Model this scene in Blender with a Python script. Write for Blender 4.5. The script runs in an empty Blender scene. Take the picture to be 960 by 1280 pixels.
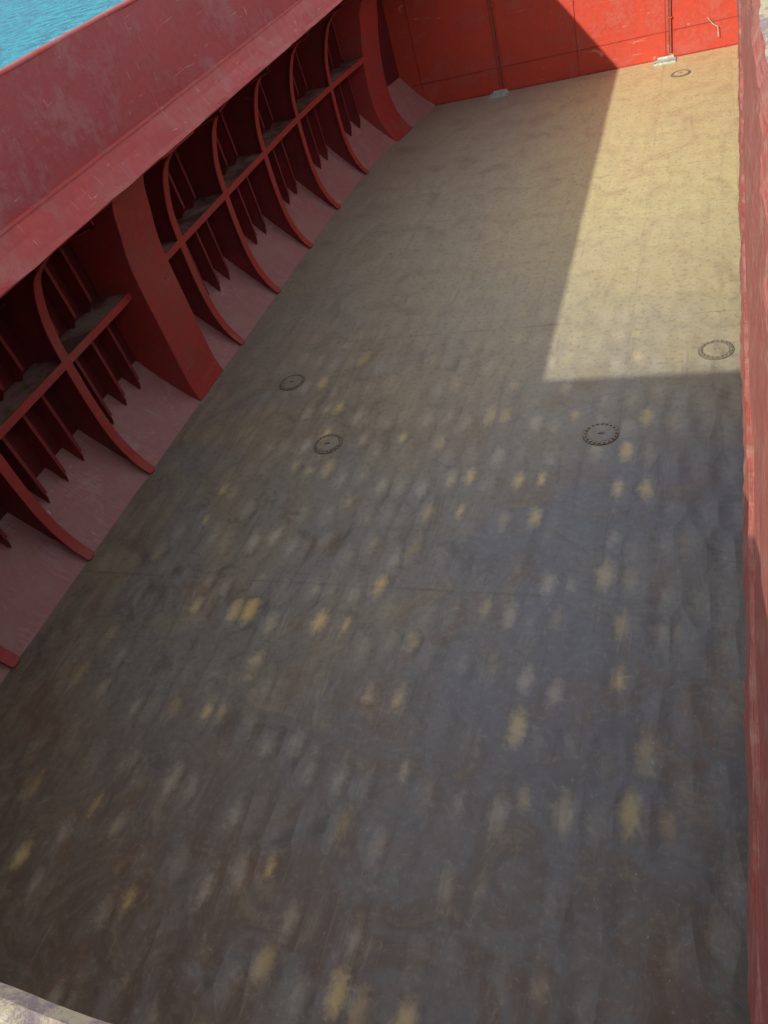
import bpy, bmesh, math, random
from mathutils import Vector, Matrix, noise as mnoise
random.seed(7)
S=bpy.context.scene
S.view_settings.view_transform='Standard'; S.view_settings.look='None'; S.view_settings.exposure=0

# ---------------------------------------------------------------- node helper
class N:
    def __init__(s,name,dim='3D'):
        s.m=bpy.data.materials.new(name); s.m.use_nodes=True; s.dim=dim
        s.t=s.m.node_tree; s.b=s.t.nodes['Principled BSDF']
        s.co=s.t.nodes.new('ShaderNodeTexCoord').outputs['Object']
    def set(s,sock,v):
        if isinstance(v,bpy.types.NodeSocket): s.t.links.new(v,sock)
        elif isinstance(v,(tuple,list)) and len(v)==3 and sock.type=='RGBA': sock.default_value=(*v,1)
        else: sock.default_value=v
    def map(s,scale=(1,1,1),rot=(0,0,0),loc=(0,0,0),v=None):
        n=s.t.nodes.new('ShaderNodeMapping'); s.set(n.inputs[0],v or s.co)
        n.inputs['Scale'].default_value=scale;n.inputs['Rotation'].default_value=rot;n.inputs['Location'].default_value=loc
        return n.outputs[0]
    def noise(s,scale,detail=3,rough=.6,dist=0,v=None):
        n=s.t.nodes.new('ShaderNodeTexNoise'); n.noise_dimensions=s.dim; s.set(n.inputs['Vector'],v or s.co)
        n.inputs['Scale'].default_value=scale;n.inputs['Detail'].default_value=detail
        n.inputs['Roughness'].default_value=rough;n.inputs['Distortion'].default_value=dist
        return n.outputs['Fac']
    def vor(s,scale,rand=1,v=None,feat='F1'):
        n=s.t.nodes.new('ShaderNodeTexVoronoi'); n.voronoi_dimensions=s.dim; n.feature=feat; s.set(n.inputs['Vector'],v or s.co)
        n.inputs['Scale'].default_value=scale;n.inputs['Randomness'].default_value=rand
        return n.outputs['Distance'],n.outputs['Color']
    def rng(s,x,a,b,c=0,d=1,smooth=True):
        n=s.t.nodes.new('ShaderNodeMapRange'); s.set(n.inputs['Value'],x)
        if smooth: n.interpolation_type='SMOOTHSTEP'
        for k,v in zip(('From Min','From Max','To Min','To Max'),(a,b,c,d)): n.inputs[k].default_value=v
        return n.outputs[0]
    def math(s,op,a,b=None,c=None):
        n=s.t.nodes.new('ShaderNodeMath'); n.operation=op; s.set(n.inputs[0],a)
        if b is not None: s.set(n.inputs[1],b)
        if c is not None: s.set(n.inputs[2],c)
        return n.outputs[0]
    def mul(s,a,b): return s.math('MULTIPLY',a,b)
    def add(s,a,b): return s.math('ADD',a,b)
    def mix(s,f,a,b,mode='MIX'):
        n=s.t.nodes.new('ShaderNodeMix'); n.data_type='RGBA'; n.blend_type=mode
        s.set(n.inputs[0],f); s.set(n.inputs[6],a); s.set(n.inputs[7],b)
        return n.outputs[2]
    def xyz(s,v=None):
        n=s.t.nodes.new('ShaderNodeSeparateXYZ'); s.set(n.inputs[0],v or s.co); return n.outputs
    def bump(s,h,strength=.5,dist=.01,nrm=None):
        n=s.t.nodes.new('ShaderNodeBump'); s.set(n.inputs['Height'],h)
        n.inputs['Strength'].default_value=strength;n.inputs['Distance'].default_value=dist
        if nrm is not None: s.set(n.inputs['Normal'],nrm)
        return n.outputs[0]
    def out(s,col,rough=.6,nrm=None,spec=.5,metal=0):
        s.set(s.b.inputs['Base Color'],col); s.set(s.b.inputs['Roughness'],rough)
        if nrm is not None: s.set(s.b.inputs['Normal'],nrm)
        s.b.inputs['Specular IOR Level'].default_value=spec; s.b.inputs['Metallic'].default_value=metal
        return s.m

def seam(n,coord,period,off,width):
    f=n.math('FRACT',n.math('DIVIDE',n.math('ADD',coord,off),period))
    d=n.math('ABSOLUTE',n.math('SUBTRACT',f,.5))
    return n.rng(d,0,width/period,1,0)

# ---------------------------------------------------------------- materials
def m_floor():
    n=N('tank_top_paint','2D'); X,Y,Z=n.xyz()
    big=n.noise(.20,3,.55,.4); mid=n.noise(.95,6,.70,.5); fine=n.noise(8,5,.75,.3)
    c=n.mix(n.rng(big,.38,.62),(.285,.242,.165),(.245,.230,.195))
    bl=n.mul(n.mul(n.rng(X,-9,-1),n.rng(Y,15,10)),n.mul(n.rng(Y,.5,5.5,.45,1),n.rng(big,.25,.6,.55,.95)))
    c=n.mix(bl,c,(.160,.175,.205))  # bluish sky sheen on the near right floor, painted as colour
    c=n.mix(n.mul(n.rng(Y,9,25),n.rng(mid,.2,.6,.72,1)),c,n.mix(n.rng(X,-8,-2),(.39,.345,.255),(.60,.520,.270)))  # far dust; right side yellowed and lightened to paint in sunlit warmth
    c=n.mix(n.mul(n.rng(Y,8.5,1),n.rng(mid,.36,.58,.2,.9)),c,(.150,.104,.070))
    c=n.mix(n.mul(n.rng(mid,.47,.32),n.rng(Y,18,7,.12,.55)),c,(.100,.090,.080))
    c=n.mix(n.mul(n.rng(mid,.55,.70),.38),c,(.37,.31,.20))
    rust=n.rng(n.noise(.6,6,.75,.3,n.map(loc=(12,5,0))),.52,.68)
    c=n.mix(n.mul(rust,n.rng(Y,20,3,.08,.5)),c,(.20,.112,.062))
    c=n.mix(n.mul(n.rng(fine,.5,.72),.5),c,(.13,.105,.085))
    c=n.mix(n.mul(n.rng(fine,.46,.28),.34),c,(.38,.34,.26))
    # pressed-up ovals between the stiffeners underneath, paint rubbed off on the highest, light and shade of the ovals also painted in
    q,qc=n.vor(1,.60,n.map((1/.47,1/1.02,0),rot=(0,0,.05),loc=(0,.3,0)))
    Q=n.xyz(qc)
    qq=n.add(q,n.mul(n.math('SUBTRACT',n.add(n.mul(fine,.45),n.mul(mid,.55)),.5),.75))
    qq=n.add(qq,n.mul(Q[2],.16))
    spot=n.rng(qq,.44,.07)
    band=n.mul(n.mul(n.rng(X,-11.5,-9),n.rng(X,.8,-2)),n.rng(Y,19,11))
    reg=n.mul(n.rng(n.noise(.42,3,.65,0,n.map(loc=(3,9,0))),.32,.54),band)
    pick=n.rng(Q[0],.15,.9); pick2=n.rng(Q[1],.58,.97)
    lo=n.rng(Y,20,10,.32,1)
    c=n.mix(n.mul(n.rng(q,.1,.62),n.mul(lo,.14)),c,(.10,.09,.08))  # shade in the hollows between ovals, darkened into the colour
    c=n.mix(n.mul(n.mul(spot,pick),n.add(n.mul(reg,.40),.07)),c,(.52,.47,.36))
    c=n.mix(n.mul(n.mul(spot,pick2),n.add(n.mul(reg,.78),.03)),c,(.66,.49,.19))
    s1=n.rng(n.noise(1,4,.65,1.2,n.map((7,.6,1),rot=(0,0,.10))),.60,.74)
    c=n.mix(n.mul(n.mul(s1,n.rng(mid,.45,.6)),.24),c,(.46,.42,.34))
    d1=n.rng(n.noise(1,5,.75,.3,n.map((3.2,.3,1),rot=(0,0,-.05),loc=(4,4,0))),.54,.70)
    c=n.mix(n.mul(d1,n.rng(Y,22,9,.12,.36)),c,(.11,.095,.085))
    ch=n.rng(n.noise(17,3,.6,0,n.map((1,.6,1),loc=(8,1,0))),.70,.73)
    c=n.mix(n.mul(n.mul(ch,n.rng(mid,.52,.6)),n.mul(n.rng(X,-5,-2),n.rng(Y,9,4,0,.5))),c,(.45,.43,.40))
    sy=seam(n,Y,8.35,8.35/2-7.96,.045); sx=seam(n,X,2.35,.35,.03)
    se=n.math('MAXIMUM',sy,n.mul(sx,.8))
    c=n.mix(n.mul(se,n.rng(mid,.42,.62,.03,.32)),c,(.085,.075,.065))
    h=n.add(n.mul(n.mul(n.rng(q,0,.65),lo),.034),n.add(n.mul(mid,.022),n.mul(fine,.004)))
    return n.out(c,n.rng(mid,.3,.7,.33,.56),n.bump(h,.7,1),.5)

def m_red(name,base,dark,pale,wear=.4,rust=.4,rough=.5,dust=0,grain=(1.2,1.2,1.2)):
    n=N(name)
    a=n.noise(.9,6,.68,.4); b=n.noise(6,4,.7,.2,n.map(grain))
    c=n.mix(n.rng(a,.35,.65),base,dark)
    c=n.mix(n.mul(n.rng(b,.45,.7),.3),c,dark)
    w=n.add(n.mul(a,.7),n.mul(b,.3))
    c=n.mix(n.mul(n.rng(w,.46,.66),wear*.55),c,pale)
    k1=n.rng(n.noise(1,2,.5,1.6,n.map((1.1,1.1,17),rot=(.5,.3,.4))),.705,.745)
    k2=n.rng(n.noise(1,2,.5,1.6,n.map((1.2,15,1.2),rot=(1.1,.4,-.5),loc=(7,7,7))),.705,.745)
    c=n.mix(n.mul(n.math('MAXIMUM',k1,k2),min(1,wear*1.7)),c,pale)
    rz=n.rng(n.add(n.mul(a,.4),n.mul(b,.6)),.59,.64)
    c=n.mix(n.mul(rz,rust),c,(.08,.03,.025))
    if dust:
        c=n.mix(n.mul(n.rng(a,.60,.40),dust),c,(.36,.27,.22))
    h=n.add(n.mul(a,.045),n.mul(b,.005))
    return n.out(c,n.rng(b,.3,.7,rough-.1,rough+.18),n.bump(h,.5,1),.4)

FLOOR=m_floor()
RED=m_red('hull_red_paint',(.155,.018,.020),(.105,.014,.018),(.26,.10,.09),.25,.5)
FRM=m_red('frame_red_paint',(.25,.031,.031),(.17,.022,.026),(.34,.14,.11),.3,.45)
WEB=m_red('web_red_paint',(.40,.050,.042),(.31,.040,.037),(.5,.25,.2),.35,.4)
HOP=m_red('hopper_worn_paint',(.43,.155,.155),(.33,.105,.110),(.58,.44,.40),1.0,.45,.55,.5,(.5,3.5,.5))
STR=m_red('stringer_dusty',(.18,.055,.045),(.12,.05,.04),(.26,.19,.15),.5,.3,.7,.8)
BLK=m_red('bulkhead_paint',(.52,.060,.030),(.42,.044,.028),(.60,.26,.18),.4,.15,.45)
COA=m_red('coaming_weathered',(.35,.062,.066),(.28,.048,.056),(.54,.31,.29),.52,.25,.5)
COL=m_red('coaming_lower_paint',(.43,.056,.050),(.34,.042,.041),(.60,.34,.28),.45,.25,.46)
def m_rail():
    n=N('rail_weathered_red')
    g=n.noise(1,4,.75,.5,n.map((55,1.6,55))); a=n.noise(5,6,.75,.4)
    c=n.mix(n.rng(g,.38,.58),(.34,.072,.058),(.38,.15,.12))
    c=n.mix(n.mul(n.rng(a,.48,.62),.5),c,(.42,.25,.19))
    c=n.mix(n.mul(n.rng(g,.56,.63),.6),c,(.15,.05,.04))
    c=n.mix(n.mul(n.rng(a,.40,.32),.5),c,(.22,.065,.055))
    return n.out(c,.65,n.bump(n.add(n.mul(g,.010),n.mul(a,.018)),.7,1),.3)
RAIL=m_rail()
def m_top():
    n=N('rail_top_scuffed')
    a=n.noise(9,5,.75,.4); g=n.noise(22,6,.75,.3,n.map(loc=(3,3,3)))
    c=n.mix(n.rng(a,.42,.56),(.25,.19,.19),(.42,.35,.24))
    c=n.mix(n.rng(g,.56,.64),c,(.18,.14,.13))
    c=n.mix(n.mul(n.rng(g,.42,.34),.6),c,(.52,.47,.39))
    return n.out(c,.8,n.bump(n.add(n.mul(a,.015),n.mul(g,.008)),.6,1),.3)
TOP=m_top()
def m_sea():
    n=N('sea_water','2D')
    a=n.noise(.35,5,.7,.5,n.map((1,2.0,1),rot=(0,0,.5))); b=n.noise(1.6,4,.7,.6)
    c=n.mix(n.rng(a,.38,.62),(.003,.12,.20),(.012,.30,.40))
    c=n.mix(n.mul(n.rng(b,.56,.70),.6),c,(.20,.60,.68))
    return n.out(c,.45,n.bump(n.add(n.mul(a,.7),n.mul(b,.15)),1,1),.12)
SEA=m_sea()
def m_simple(name,c1,c2,rough=.6,sc=6,metal=0):
    n=N(name); a=n.noise(sc,4,.7,.3)
    return n.out(n.mix(n.rng(a,.4,.62),c1,c2),rough,n.bump(a,.4,.01),.5,metal)
PAD=m_simple('drain_cover_pale_paint',(.50,.60,.56),(.34,.38,.32),.5,9)
STEEL=m_simple('dirty_steel',(.17,.15,.115),(.26,.22,.155),.5,7,.1)
BOLT=m_simple('bolt_steel',(.34,.31,.26),(.14,.12,.10),.4,40,.3)
DARK=m_simple('dark_rusty_steel',(.07,.04,.03),(.12,.07,.045),.7,6)
DECK=m_red('deck_paint',(.30,.07,.05),(.22,.05,.045),(.3,.2,.16),.5,.5,.65,.3)
BEAD=m_simple('weld_bead_red',(.26,.030,.02),(.38,.05,.03),.5,14)

# ---------------------------------------------------------------- mesh helper
class MB:
    def __init__(s,name,mats):
        s.name=name;s.bm=bmesh.new();s.mats=mats
    def face(s,pts,mi=0):
        f=s.bm.faces.new([s.bm.verts.new(p) for p in pts]); f.material_index=mi; return f
    def box(s,a,b,mi=0):
        x0,y0,z0=a;x1,y1,z1=b
        v=[s.bm.verts.new(p) for p in ((x0,y0,z0),(x1,y0,z0),(x1,y1,z0),(x0,y1,z0),(x0,y0,z1),(x1,y0,z1),(x1,y1,z1),(x0,y1,z1))]
        for q in ((0,3,2,1),(4,5,6,7),(0,1,5,4),(1,2,6,5),(2,3,7,6),(3,0,4,7)):
            f=s.bm.faces.new([v[i] for i in q]); f.material_index=mi
    def prism_y(s,prof,y0,y1,mi=0,shift0=0,shift1=0):
        a=[s.bm.verts.new((x+shift0,y0,z)) for x,z in prof]; b=[s.bm.verts.new((x+shift1,y1,z)) for x,z in prof]
        k=len(prof)
        for i in range(k):
            f=s.bm.faces.new((a[i],a[(i+1)%k],b[(i+1)%k],b[i])); f.material_index=mi
        for l in (a,list(reversed(b))):
            f=s.bm.faces.new(l); f.material_index=mi
    def loft(s,rows,mi=0,closed=False):
        vs=[[s.bm.verts.new(p) for p in r] for r in rows]
        for i in range(len(vs)-1):
            k=len(vs[i]); 
            for j in range(k if closed else k-1):
                f=s.bm.faces.new((vs[i][j],vs[i][(j+1)%k],vs[i+1][(j+1)%k],vs[i+1][j]))
                f.material_index=mi[j] if isinstance(mi,list) else mi
    def cyl(s,c,r,h,seg=24,mi=0,sy=1):
        a=[(c[0]+r*math.cos(t*2*math.pi/seg),c[1]+sy*r*math.sin(t*2*math.pi/seg)) for t in range(seg)]
        lo=[s.bm.verts.new((x,y,c[2])) for x,y in a]; hi=[s.bm.verts.new((x,y,c[2]+h)) for x,y in a]
        for i in range(seg):
            f=s.bm.faces.new((lo[i],lo[(i+1)%seg],hi[(i+1)%seg],hi[i])); f.material_index=mi
        f=s.bm.faces.new(hi); f.material_index=mi
    def done(s,parent=None,smooth=False,bevel=0,mirror=None):
        if mirror is not None:
            for v in s.bm.verts: v.co.x=mirror-v.co.x
        bmesh.ops.recalc_face_normals(s.bm,faces=s.bm.faces)
        me=bpy.data.meshes.new(s.name); s.bm.to_mesh(me); s.bm.free()
        for m in s.mats: me.materials.append(m)
        o=bpy.data.objects.new(s.name,me); S.collection.objects.link(o)
        if parent: o.parent=parent
        if smooth:
            for p in me.polygons: p.use_smooth=True
        if bevel:
            b=o.modifiers.new('bevel','BEVEL'); b.width=bevel; b.segments=2; b.limit_method='ANGLE'
        return o
def empty(name):
    o=bpy.data.objects.new(name,None); S.collection.objects.link(o); return o
def crom(P,n=6):
    out=[]
    for i in range(len(P)-1):
        p0=P[max(i-1,0)];p1=P[i];p2=P[i+1];p3=P[min(i+2,len(P)-1)]
        for k in range(n):
            t=k/n
            out.append(tuple(.5*((2*p1[j])+(-p0[j]+p2[j])*t+(2*p0[j]-5*p1[j]+4*p2[j]-p3[j])*t*t+(-p0[j]+3*p1[j]-3*p2[j]+p3[j])*t**3) for j in (0,1)))
    out.append(P[-1]); return out
def wob(y,seed,sc=.8,a=.01): return a*mnoise.noise(Vector((y*sc,seed+.31,seed*.37)))

def off(y): return 0 if y<24 else .0115*(y-24)**2
YB=35.0
# ---------------------------------------------------------------- floor
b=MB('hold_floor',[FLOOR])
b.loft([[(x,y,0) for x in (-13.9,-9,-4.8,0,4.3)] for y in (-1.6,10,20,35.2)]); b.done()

# ---------------------------------------------------------------- hull side
HX=-13.70; SZ=3.27
INNER=crom([(-12.28,0.0),(-12.36,.07),(-12.60,.45),(-12.80,1.1),(-12.86,2.0),(-12.82,3.1),(-12.70,4.1),(-12.34,5.0),(-11.9,5.42),(-11.2,5.75),(-10.2,6.0)],5)
BOXP=crom([(-12.34,0.0),(-12.44,.6),(-12.42,2.05),(-12.38,3.7),(-12.20,4.6),(-11.92,5.45),(-11.2,5.85),(-10.2,6.05)],5)
def hull(name,mirror=None):
    root=empty(name)
    b=MB('shell_plate',[RED]); ys=[-1.5+i*.9125*1 for i in range(41)]; ys[-1]=YB
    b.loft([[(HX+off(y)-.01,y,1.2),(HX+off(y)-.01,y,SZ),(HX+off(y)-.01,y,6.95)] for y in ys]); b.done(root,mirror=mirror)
    b=MB('hopper_plate',[HOP])
    b.loft([[(-12.36+off(y)+wob(y,2,.6,.02),y,0.003),(-12.62+off(y),y,.20+wob(y,5,.7,.02)),(-13.05+off(y),y,.63+wob(y,9,.7,.03)),(-13.45+off(y),y,1.08),(HX+off(y)-.01,y,1.4)] for y in [-1.5+i*.25 for i in range(147)] if y<=YB+.01])
    b.done(root,True,mirror=mirror)
    fr=[0.0,2.79,5.57,8.35,11.14,16.65,19.5,22.45,25.35,28.3]
    for i,y in enumerate(fr):
        o=off(y); b=MB('frame',[FRM,WEB])
        prof=[(x+o,z) for x,z in INNER]+[(-10.2+o,6.9),(HX+o,6.9),(HX+o,0.0)]
        b.prism_y(prof,y-.015,y+.015,0)
        rows=[]
        I=[(x+o,z) for x,z in INNER]
        for k,(x,z) in enumerate(I):
            q=I[min(k+1,len(I)-1)];p=I[max(k-1,0)]
            t=Vector((q[0]-p[0],q[1]-p[1])).normalized(); nx,nz=t.y,-t.x
            w=.125*min(1,.4+k/7)+wob(z*3+y*7,3,.9,.008)
            rows.append([(x+nx*.004,y-w,z+nz*.004),(x+nx*.004,y+w,z+nz*.004),(x+nx*.040,y+w,z+nz*.040),(x+nx*.040,y-w,z+nz*.040)])
        b.loft(rows,1,True); b.done(root,mirror=mirror)
    for (y0,y1) in ((13.93,15.35),(31.3,32.7)):
        b=MB('box_web',[WEB])
        o0,o1=off(y0),off(y1); prof=BOXP+[(-10.2,6.9),(HX,6.9),(HX,0.0)]
        if y0>30: prof=crom([(-12.25,0.0),(-12.5,.22),(-12.86,.95),(-12.98,2.0),(-12.9,3.1),(-12.7,4.1),(-12.4,5.0),(-11.2,5.75),(-10.2,6.0)],5)+[(-10.2,6.9),(HX,6.9),(HX,0.0)]
        b.prism_y(prof,y0,y1,0,o0,o1)
        b.done(root,bevel=.02,mirror=mirror)
    for (y0,y1) in ((-1.5,13.92),(15.36,31.29)):
        b=MB('stringer',[STR,WEB]); k=int((y1-y0)/.5)+1; ys=[y0+(y1-y0)*i/k for i in range(k+1)]
        b.loft([[(HX+off(y),y,SZ),(-12.80+off(y),y,SZ),(-12.80+off(y),y,SZ-.02),(HX+off(y),y,SZ-.02)] for y in ys],0,True)
        b.loft([[(-12.798+off(y),y,SZ+.04),(-12.762+off(y),y,SZ+.04+wob(y,4,2,.01)),(-12.762+off(y),y,SZ-.14),(-12.798+off(y),y,SZ-.14)] for y in ys],1,True)
        b.done(root,mirror=mirror)
    b=MB('stiffeners',[FRM])
    allf=sorted(fr+[13.93,15.35,31.3])
    for i in range(len(allf)-1):
        a,c=allf[i],allf[i+1]
        if c-a<2: continue
        m=3
        for k in range(1,m+1):
            y=a+(c-a)*k/(m+1)+random.uniform(-.03,.03); o=off(y)
            for z0,z1,d in ((1.0+random.uniform(-.04,.06),SZ-.02,.44),(SZ,6.9,.40)):
                if z0<2: pr=[(HX+o,z0),(HX+.36+o,z0-.02),(HX+.42+o,z0+.16),(HX+d+o,z1),(HX+o,z1)]
                else: pr=[(HX+o,z0+.002),(HX+d*.5+o,z0+.002),(HX+d+o,z0+.25),(HX+d+o,z1),(HX+o,z1)]
                b.prism_y(pr,y-.01,y+.01)
                b.box((HX+d-.012+o,y-.045,z0+.26),(HX+d+.008+o,y+.045,z1-.003))
    b.done(root,mirror=mirror)
    b=MB('outer_hull',[DECK]); b.box((-14.25,-14,-5),(-14.2,60,6.98)); b.done(root,mirror=mirror)
    return root
hull('hull_side'); hull('hull_side',-9.6)

# ---------------------------------------------------------------- bulkheads
def bulkhead(name,y,s):
    root=empty(name)
    b=MB('plate',[BLK])
    b.loft([[(x,y+wob(x*1.3+z*3,6,1.1,.03),z) for x in [-13.9+i*.607 for i in range(31)]] for z in [i*.575 for i in range(13)]])
    b.done(root,True)
    b=MB('weld_seams',[BEAD])
    yy=y-.025*s
    for x in (-11.4,-8.05,-4.8,-1.49,1.9):
        b.box((x-.010,min(y,yy)-.002,.0),(x+.010,max(y,yy)+.002,6.9))
    b.box((-13.6,min(y,yy)-.001,.95),(4.0,max(y,yy)+.001,.962))
    b.box((-13.6,min(y,yy)-.02*(s>0),-.0),(4.0,max(y,yy)+.01,.04))
    b.done(root); return root
bulkhead('bulkhead',YB,1); bulkhead('bulkhead',-1.55,-1)
for x in (-8.05,-1.49):
    b=MB('drain_well_cover',[PAD,DARK])
    b.box((x-.42,34.38,.0),(x+.38,34.86,.055)); b.box((x-.30,34.86,.0),(x+.30,34.95,.12))
    for dx in (-.36,-.12,.12,.32): b.cyl((x+dx,34.45,.055),.022,.02,8,1)
    b.done(bevel=.012)
    b=MB('guide_pipe',[DARK,BLK])
    b.box((x+.12,34.91,.22),(x+.165,34.955,6.8),0)
    b.box((x+.17,34.89,.22),(x+.21,34.955,6.8),1)
    for z in (1.4,3.2,5): b.box((x+.08,34.87,z),(x+.25,34.94,z+.04),1)
    b.done()
cu=bpy.data.curves.new('bent_rod','CURVE'); cu.dimensions='3D'; cu.bevel_depth=.014
sp=cu.splines.new('POLY'); P=[(-.0,34.86,1.15),(.2,34.84,.90),(.36,34.85,.78),(.38,34.84,.45)]
sp.points.add(len(P)-1)
for i,p in enumerate(P): sp.points[i].co=(*p,1)
o=bpy.data.objects.new('bent_rod',cu); cu.materials.append(PAD); S.collection.objects.link(o)

# ---------------------------------------------------------------- manhole covers
for (x,y) in ((-9.84,14.55),(-7.88,12.03),(-1.86,12.13),(.25,14.79),(-.89,32.9)):
    b=MB('manhole_cover',[STEEL,BOLT,FLOOR,DARK])
    b.cyl((x,y,.0),.355,.006,40,3); b.cyl((x,y,.006),.345,.010,40,0); b.cyl((x,y,.016),.25,.005,36,2)
    for k in range(20):
        t=k*2*math.pi/20; b.cyl((x+.30*math.cos(t),y+.30*math.sin(t),.016),.020,.026,6,1)
    b.box((x-.06,y-.01,.021),(x+.06,y+.01,.045),1)
    b.done()

# ---------------------------------------------------------------- hatch coamings
root=empty('hatch_coaming')
YS=[-.1+i*.2 for i in range(167)]
b=MB('coaming_plate',[COA])
b.loft([[(-9.63+wob(y,1,.5,.03),y,8.66),(-9.63+wob(y,2,.5,.05),y,8.1),(-9.63+wob(y,3,.6,.05),y,7.5),(-9.63+wob(y,4,.5,.02),y,6.99)] for y in YS]); b.done(root,True)
b=MB('coaming_back_plate',[COA]); b.box((-9.80,-.1,6.98),(-9.70,33.1,8.6)); b.done(root)
b=MB('top_bar',[COL])
b.loft([[(-9.72+.10*math.cos(t)+wob(y,7,.9,.015),y,8.66+.05*math.sin(t)+wob(y,8,1.2,.012)) for t in [j*math.pi/4 for j in range(8)]] for y in YS],0,True); b.done(root,True)
b=MB('ledge',[COL])
b.loft([[(-9.66,y,7.03),(-9.585+wob(y,11,2.5,.012),y,7.03+wob(y,12,2,.012)),(-9.575+wob(y,11,2.5,.012),y,6.985),(-9.66,y,6.98)] for y in YS],0,True); b.done(root)
b=MB('deck_girder_face',[COL])
b.loft([[(-9.60,y,6.985),(-9.52+wob(y,13,.7,.03),y,6.75),(-9.42+wob(y,14,.8,.03),y,6.5),(-9.38+wob(y,15,2.2,.018),y,6.42+wob(y,16,1.8,.02)),(-9.42,y,6.39),(-9.7,y,6.42)] for y in YS]); b.done(root)

root=empty('hatch_coaming')
YR=[-.1+i*.04 for i in range(829)]
def xr(y): return .19+.0165*y
b=MB('coaming_plate',[RAIL])
b.loft([[(xr(y)+.02,y,8.44),(xr(y)+wob(y,21,1.5,.03),y,7.9),(xr(y)+wob(y,22,1.2,.04),y,7.2),(xr(y)+wob(y,23,1.5,.03),y,6.6),(xr(y)-.012+wob(y,24,1.5,.02)+wob(y,25,9,.012),y,6.33),(xr(y)+.05,y,6.31),(xr(y)+.3,y,6.33)] for y in YR]); b.done(root)
b=MB('edge_strip',[RAIL])
b.loft([[(xr(y)+.02,y,6.95),(xr(y)-.022+wob(y,26,4,.012),y,6.95+wob(y,27,5,.02)),(xr(y)-.022+wob(y,26,4,.012),y,6.90+wob(y,27,5,.02)),(xr(y)+.02,y,6.89)] for y in YR],0,True); b.done(root)
b=MB('top_rail',[RAIL,TOP])
def rr(y):
    w=wob(y,31,2.5,.03)+wob(y,32,9,.010)
    x=xr(y)-.04+w
    return [(x+.03,y,8.42),(x,y,8.46),(x-.004,y,8.60+wob(y,33,6,.01)),(x+.03,y,8.69+wob(y,34,5,.008)),(x+.12,y,8.70+wob(y,35,4,.01)),(x+.30,y,8.70),(x+.32,y,8.42)]
b.loft([rr(y) for y in YR],[0,0,0,1,1,1,0],True); b.done(root)
b=MB('back_plate',[DECK]); b.box((.75,-.1,6.98),(.80,33.1,8.5)); b.done(root)

for nm,y,s in (('hatch_coaming',.10,-1),('hatch_coaming',33.0,1)):
    root=empty(nm)
    XS=[-10+i*.05 for i in range(215)]
    b=MB('top_rail',[TOP,RAIL])
    def nr(x):
        w=wob(x,41,3,.010)+wob(x,42,14,.003)
        e=y+w
        return [(x,e+s*.02,8.42),(x,e,8.50),(x,e,8.66+wob(x,43,7,.006)),(x,e+s*.022,8.695+wob(x,44,6,.006)),(x,e+s*.05,8.70+wob(x,45,9,.008)),(x,e+s*.3,8.70),(x,e+s*.3,8.42)]
    b.loft([nr(x) for x in XS],[1,0,0,0,0,0,0],True); b.done(root)
    b=MB('coaming_plate',[COA]); b.box((-9.9,min(y+s*.04,y+s*.08),6.31),(.7,max(y+s*.04,y+s*.08),8.43)); b.done(root)

# ---------------------------------------------------------------- deck
b=MB('main_deck',[DECK])
b.box((-14.2,-14,6.95),(-9.75,60,6.975)); b.box((.74,-14,6.95),(4.6,60,6.975))
b.box((-9.748,-14,6.95),(.738,.02,6.975)); b.box((-9.748,33.1,6.95),(.738,60,6.975)); b.done()
# ---------------------------------------------------------------- sea
b=MB('sea',[SEA]); R=4000; z=1.5
b.face([(-R,-R,z),(-14.22,-R,z),(-14.22,R,z),(-R,R,z)]); b.face([(4.62,-R,z),(R,-R,z),(R,R,z),(4.62,R,z)])
b.face([(-14.22,60,z),(4.62,60,z),(4.62,R,z),(-14.22,R,z)]); b.face([(-14.22,-R,z),(4.62,-R,z),(4.62,-14,z),(-14.22,-14,z)]); b.done()

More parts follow.
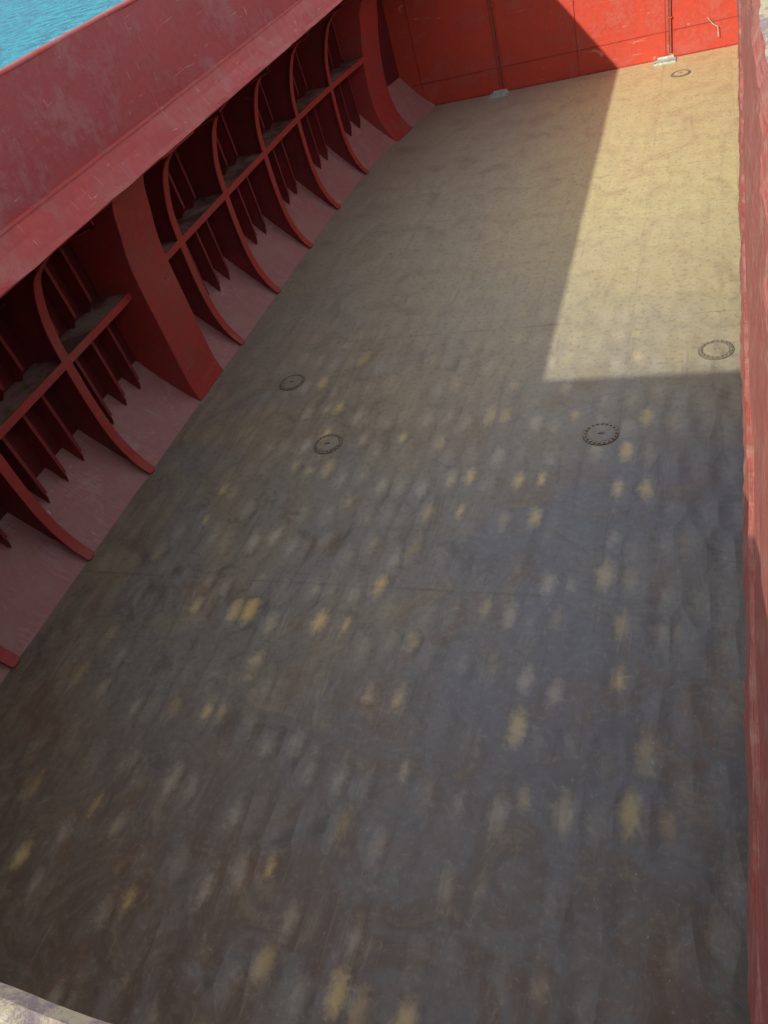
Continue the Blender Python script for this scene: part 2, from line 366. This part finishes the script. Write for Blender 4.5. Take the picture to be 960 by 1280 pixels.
# ---------------------------------------------------------------- light
d=Vector((.734,1.605,-1)).normalized()
L=bpy.data.lights.new('sun','SUN'); L.energy=5.0; L.angle=math.radians(.5); L.color=(1,.94,.80)
o=bpy.data.objects.new('sun',L); S.collection.objects.link(o); o.rotation_euler=d.to_track_quat('-Z','Y').to_euler()
w=bpy.data.worlds.new('World'); S.world=w; w.use_nodes=True; nt=w.node_tree
sk=nt.nodes.new('ShaderNodeTexSky'); sk.sky_type='NISHITA'; sk.sun_disc=False
sk.sun_elevation=math.asin(-d.z); sk.sun_rotation=math.atan2(-d.x,-d.y)%(2*math.pi)
tc=nt.nodes.new('ShaderNodeTexCoord'); cn=nt.nodes.new('ShaderNodeTexNoise'); cn.inputs['Scale'].default_value=2.2; cn.inputs['Detail'].default_value=3  # bright cloud veil added to the sky, unseen, to lift the shaded floor
nt.links.new(tc.outputs['Generated'],cn.inputs['Vector'])
mr=nt.nodes.new('ShaderNodeMapRange'); mr.inputs['From Min'].default_value=.3; mr.inputs['From Max'].default_value=.65
mr.inputs['To Min'].default_value=.35; mr.inputs['To Max'].default_value=.9
nt.links.new(cn.outputs['Fac'],mr.inputs['Value'])
mx=nt.nodes.new('ShaderNodeMix'); mx.data_type='RGBA'; nt.links.new(mr.outputs[0],mx.inputs[0])
nt.links.new(sk.outputs[0],mx.inputs[6]); mx.inputs[7].default_value=(8.4,8.7,9.1,1)
nt.links.new(mx.outputs[2],nt.nodes['Background'].inputs[0]); nt.nodes['Background'].inputs[1].default_value=.15

# ---------------------------------------------------------------- camera
cam=bpy.data.cameras.new('camera'); co=bpy.data.objects.new('camera',cam); S.collection.objects.link(co)
cam.sensor_fit='VERTICAL'; cam.sensor_height=36; cam.lens=36*953/1280; cam.clip_start=.05; cam.clip_end=10000
dn=Vector((383,1024,953)).normalized(); fy=Vector((410,-1040,953)); fy=(fy-fy.dot(dn)*dn).normalized()
Zc=-dn; Xc=fy.cross(Zc)
Rcv=Matrix((Xc,fy,Zc))
right=Rcv@Vector((1,0,0)); up=Rcv@Vector((0,-1,0)); back=Rcv@Vector((0,0,-1))
M=Matrix((right,up,back)).transposed().to_4x4(); M.translation=Vector((0,0,10)); co.matrix_world=M
S.camera=co
